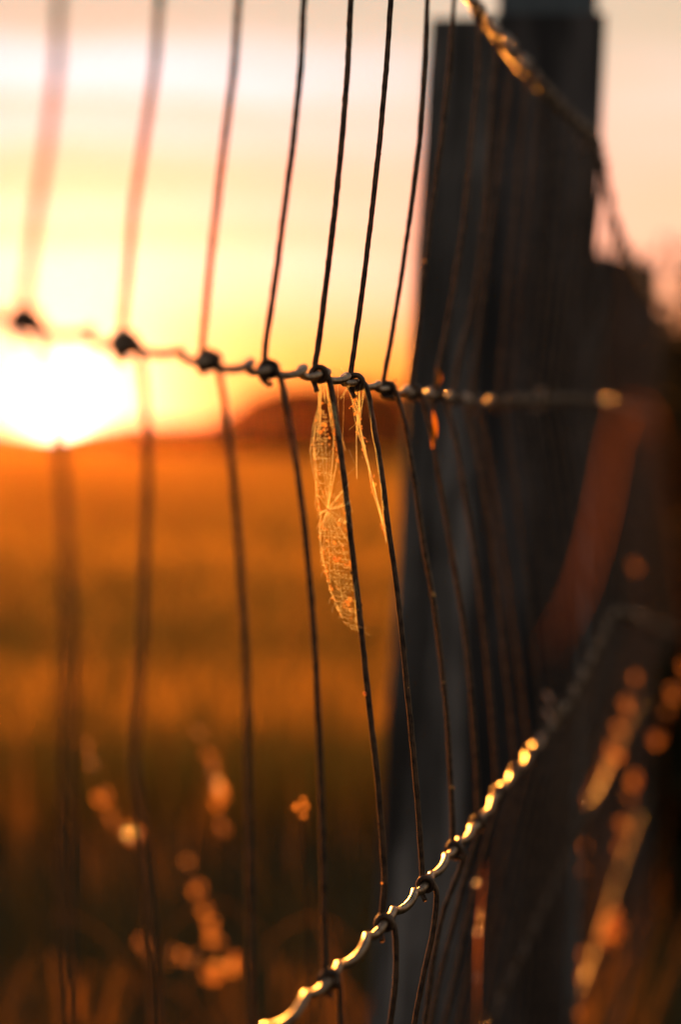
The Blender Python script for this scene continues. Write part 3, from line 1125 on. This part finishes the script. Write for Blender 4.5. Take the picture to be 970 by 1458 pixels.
# ------------------------------------------------------------------ foreground grass on the camera side, lower right
def fg_blade(path, d, w, label, dots=(), thin=None):
    pts = [at(x, y, d) for x, y in path]
    q = pts[-1]
    for t in (.06, .15, .3, .5, .75, 1.0):
        pts.append(Vector((q.x, q.y + .03 * t, q.z * (1 - t))))
    root = empty('grass_stalk', Vector((pts[-1].x, pts[-1].y, 0)), label, 'grass blade')
    m_ = MB()
    cc = crom(pts, 6)
    n = len(cc)
    m_.blade(cc, [w * min(1, .15 + 5 * i / n) * (.35 if thin and i > thin * n else 1) for i in range(n)], (1, .15, .25))
    place(m_.build('blade', STRAW), root)
    if dots:
        for (x, y, s) in dots:
            dw = MB()
            dw.ball(at(x, y, d - .003), .0008 * s, 14, 9)
            place(dw.build('dew_drop', DEW), root)


fg_blade([(772, 945), (798, 895), (824, 842), (848, 765), (864, 690), (875, 632), (888, 590), (906, 578), (928, 605), (958, 700), (990, 880), (1015, 1080), (1030, 1300), (1040, 1560)], .50, .00042, 'long blurred leaf drooping in front of the right side of the thick post', thin=.42)
weed('tall_weed', [(915, 955), (893, 1000), (870, 1072), (848, 1112), (830, 1200), (829, 1270), (834, 1370), (828, 1500)], 3.15, [(905, 970, .6), (893, 1000, .9), (882, 1040, .7), (870, 1072, 1.2), (862, 1088, .8), (848, 1112, 1.1), (838, 1140, .8), (829, 1200, 1.1), (828, 1232, .5), (834, 1360, 1.1), (836, 1385, 1.2), (826, 1412, .8), (818, 1446, 1.1)],
     'tall weed strung with orange beads down the right side, nearer the post', leaves=0)
weed('tall_weed', [(990, 930), (962, 985), (936, 1050), (903, 1112), (888, 1172), (884, 1230), (874, 1320), (866, 1500)], 3.35, [(975, 950, 1.1), (962, 985, 1.3), (950, 1012, .8), (935, 1050, 1.2), (905, 1112, 1.1), (896, 1132, .7), (886, 1175, 1.0), (884, 1205, .8), (874, 1300, .9), (868, 1318, 2.3), (880, 1325, 1.7), (860, 1330, 1.4), (872, 1345, 1.2), (903, 808, .01)],
     'tall weed strung with orange beads, running from the right edge to the bottom', leaves=1)
weed('tall_weed', [(903, 800), (915, 880), (935, 1000), (950, 1200), (945, 1500)], 3.3, [(903, 808, .9)],
     'bare weed stalk tipped by a single dim orange bead under the slim post', leaves=0)
fg_blade([(690, 1230), (684, 1300), (680, 1380), (676, 1700)], .86, .0004, 'short thin stalk with orange beads under the lower wire', [(678, 1255, .9), (681, 1300, .6), (680, 1325, .9), (679, 1390, .6)])

# ------------------------------------------------------------------ shrubs and tufts beyond the post, on the right
def shrub(loc, w, h, label, n=2600, seed=1):
    rs = random.Random(seed)
    root = empty('shrub', Vector(loc), label, 'shrub', None)
    st, lf = MB(), MB()
    lobes = []
    for i in range(14):
        a = rs.uniform(0, 2 * PI); rr_ = w * .5 * math.sqrt(rs.random()) * .8
        c = Vector((math.cos(a) * rr_, math.sin(a) * rr_, h * rs.uniform(.25, .86)))
        lobes.append((c, rs.uniform(.16, .3) * h))
        st.tube(crom([Vector((rs.uniform(-.05, .05), rs.uniform(-.05, .05), 0)), Vector((c.x * .4, c.y * .4, c.z * .5)), c], 4), [.018, .016, .014, .012, .01, .008, .006, .005, .004], 5)
    for i in range(n):
        c, r_ = rs.choice(lobes)
        v = Vector((rs.gauss(0, 1), rs.gauss(0, 1), rs.gauss(0, 1))).normalized() * r_ * rs.random() ** .35
        p = c + v
        if p.z < .02: p.z = rs.uniform(.02, .1)
        t = Vector((rs.gauss(0, 1), rs.gauss(0, 1), rs.gauss(0, .6))).normalized()
        s = t.cross(Vector((rs.gauss(0, 1), rs.gauss(0, 1), rs.gauss(0, 1)))).normalized()
        l = rs.uniform(.05, .10)
        b = len(lf.v)
        lf.v += [p - t * l * .5, p + s * l * .25, p + t * l * .5, p - s * l * .25]
        lf.f.append((b, b + 1, b + 2, b + 3))
    a = st.build('branches', BARK); a.parent = root
    b = lf.build('foliage', SHRUB, smooth=False); b.parent = root


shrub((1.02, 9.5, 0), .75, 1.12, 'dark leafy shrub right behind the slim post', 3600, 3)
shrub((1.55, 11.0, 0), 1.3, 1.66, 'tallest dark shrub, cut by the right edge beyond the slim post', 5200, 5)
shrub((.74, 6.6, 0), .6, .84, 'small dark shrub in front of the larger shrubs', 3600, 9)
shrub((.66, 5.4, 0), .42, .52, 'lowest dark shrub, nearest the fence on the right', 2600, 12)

rs = random.Random(4)
for (x, y, d, s, lab) in [(965, 1060, 6.2, 1.0, 'backlit orange grass tuft at the right edge under the shrubs'), (915, 1330, 4.3, .8, 'backlit grass tuft nearest the bottom right corner')]:
    base = at(x, y, d); base = Vector((base.x, base.y, 0))
    hh = at(x, y, d).z + .12 * s
    root = empty('grass_tuft', base, lab, 'grass tuft')
    m_ = MB()
    for i in range(34):
        a = rs.uniform(0, 2 * PI); q = rs.uniform(.03, .16) * s; h1 = hh * rs.uniform(.5, 1.15)
        p0 = base + Vector((math.cos(a) * .03, math.sin(a) * .03, 0)); p3 = base + Vector((math.cos(a) * q, math.sin(a) * q, h1))
        m_.blade(crom([p0, p0.lerp(p3, .55) + Vector((0, 0, h1 * .1)), p3], 4), [.003, .004, .004, .004, .004, .003, .003, .002, .001], (math.cos(a + 1.5), math.sin(a + 1.5), 0))
    place(m_.build('blades', GRASS_W), root)


# ------------------------------------------------------------------ haze volume, added to give the glare of the sun
HAZE_DENS, HAZE_G = .000026, .93
bpy.ops.mesh.primitive_cube_add(size=1, location=(0, 0, 0))
hz = bpy.context.object
hz.name = 'haze'
hz.data.name = 'haze'
hz.scale = (940, 940, 42)
hz.location = (0, 0, 20 - 1.5)
tag(hz, 'warm haze added as sun glare over the hills and field', kind='stuff')
m, nt, out = mat_new('glare_haze')
pv = N(nt, 'ShaderNodeVolumePrincipled')
pv.inputs['Color'].default_value = (1, .42, .25, 1)
pv.inputs['Density'].default_value = HAZE_DENS
pv.inputs['Anisotropy'].default_value = HAZE_G
nt.links.new(pv.outputs[0], out.inputs['Volume'])
hz.data.materials.append(m)

# ------------------------------------------------------------------ render settings
scene.view_settings.view_transform = 'Standard'
scene.view_settings.look = 'None'
scene.view_settings.exposure = EXPO
scene.view_settings.gamma = 1.0
scene.view_settings.use_curve_mapping = False
cy = scene.cycles
cy.use_denoising = True
cy.max_bounces = 8
cy.transmission_bounces = 6
cy.volume_bounces = 0
cy.sample_clamp_indirect = 0
cy.caustics_reflective = False
cy.caustics_refractive = True
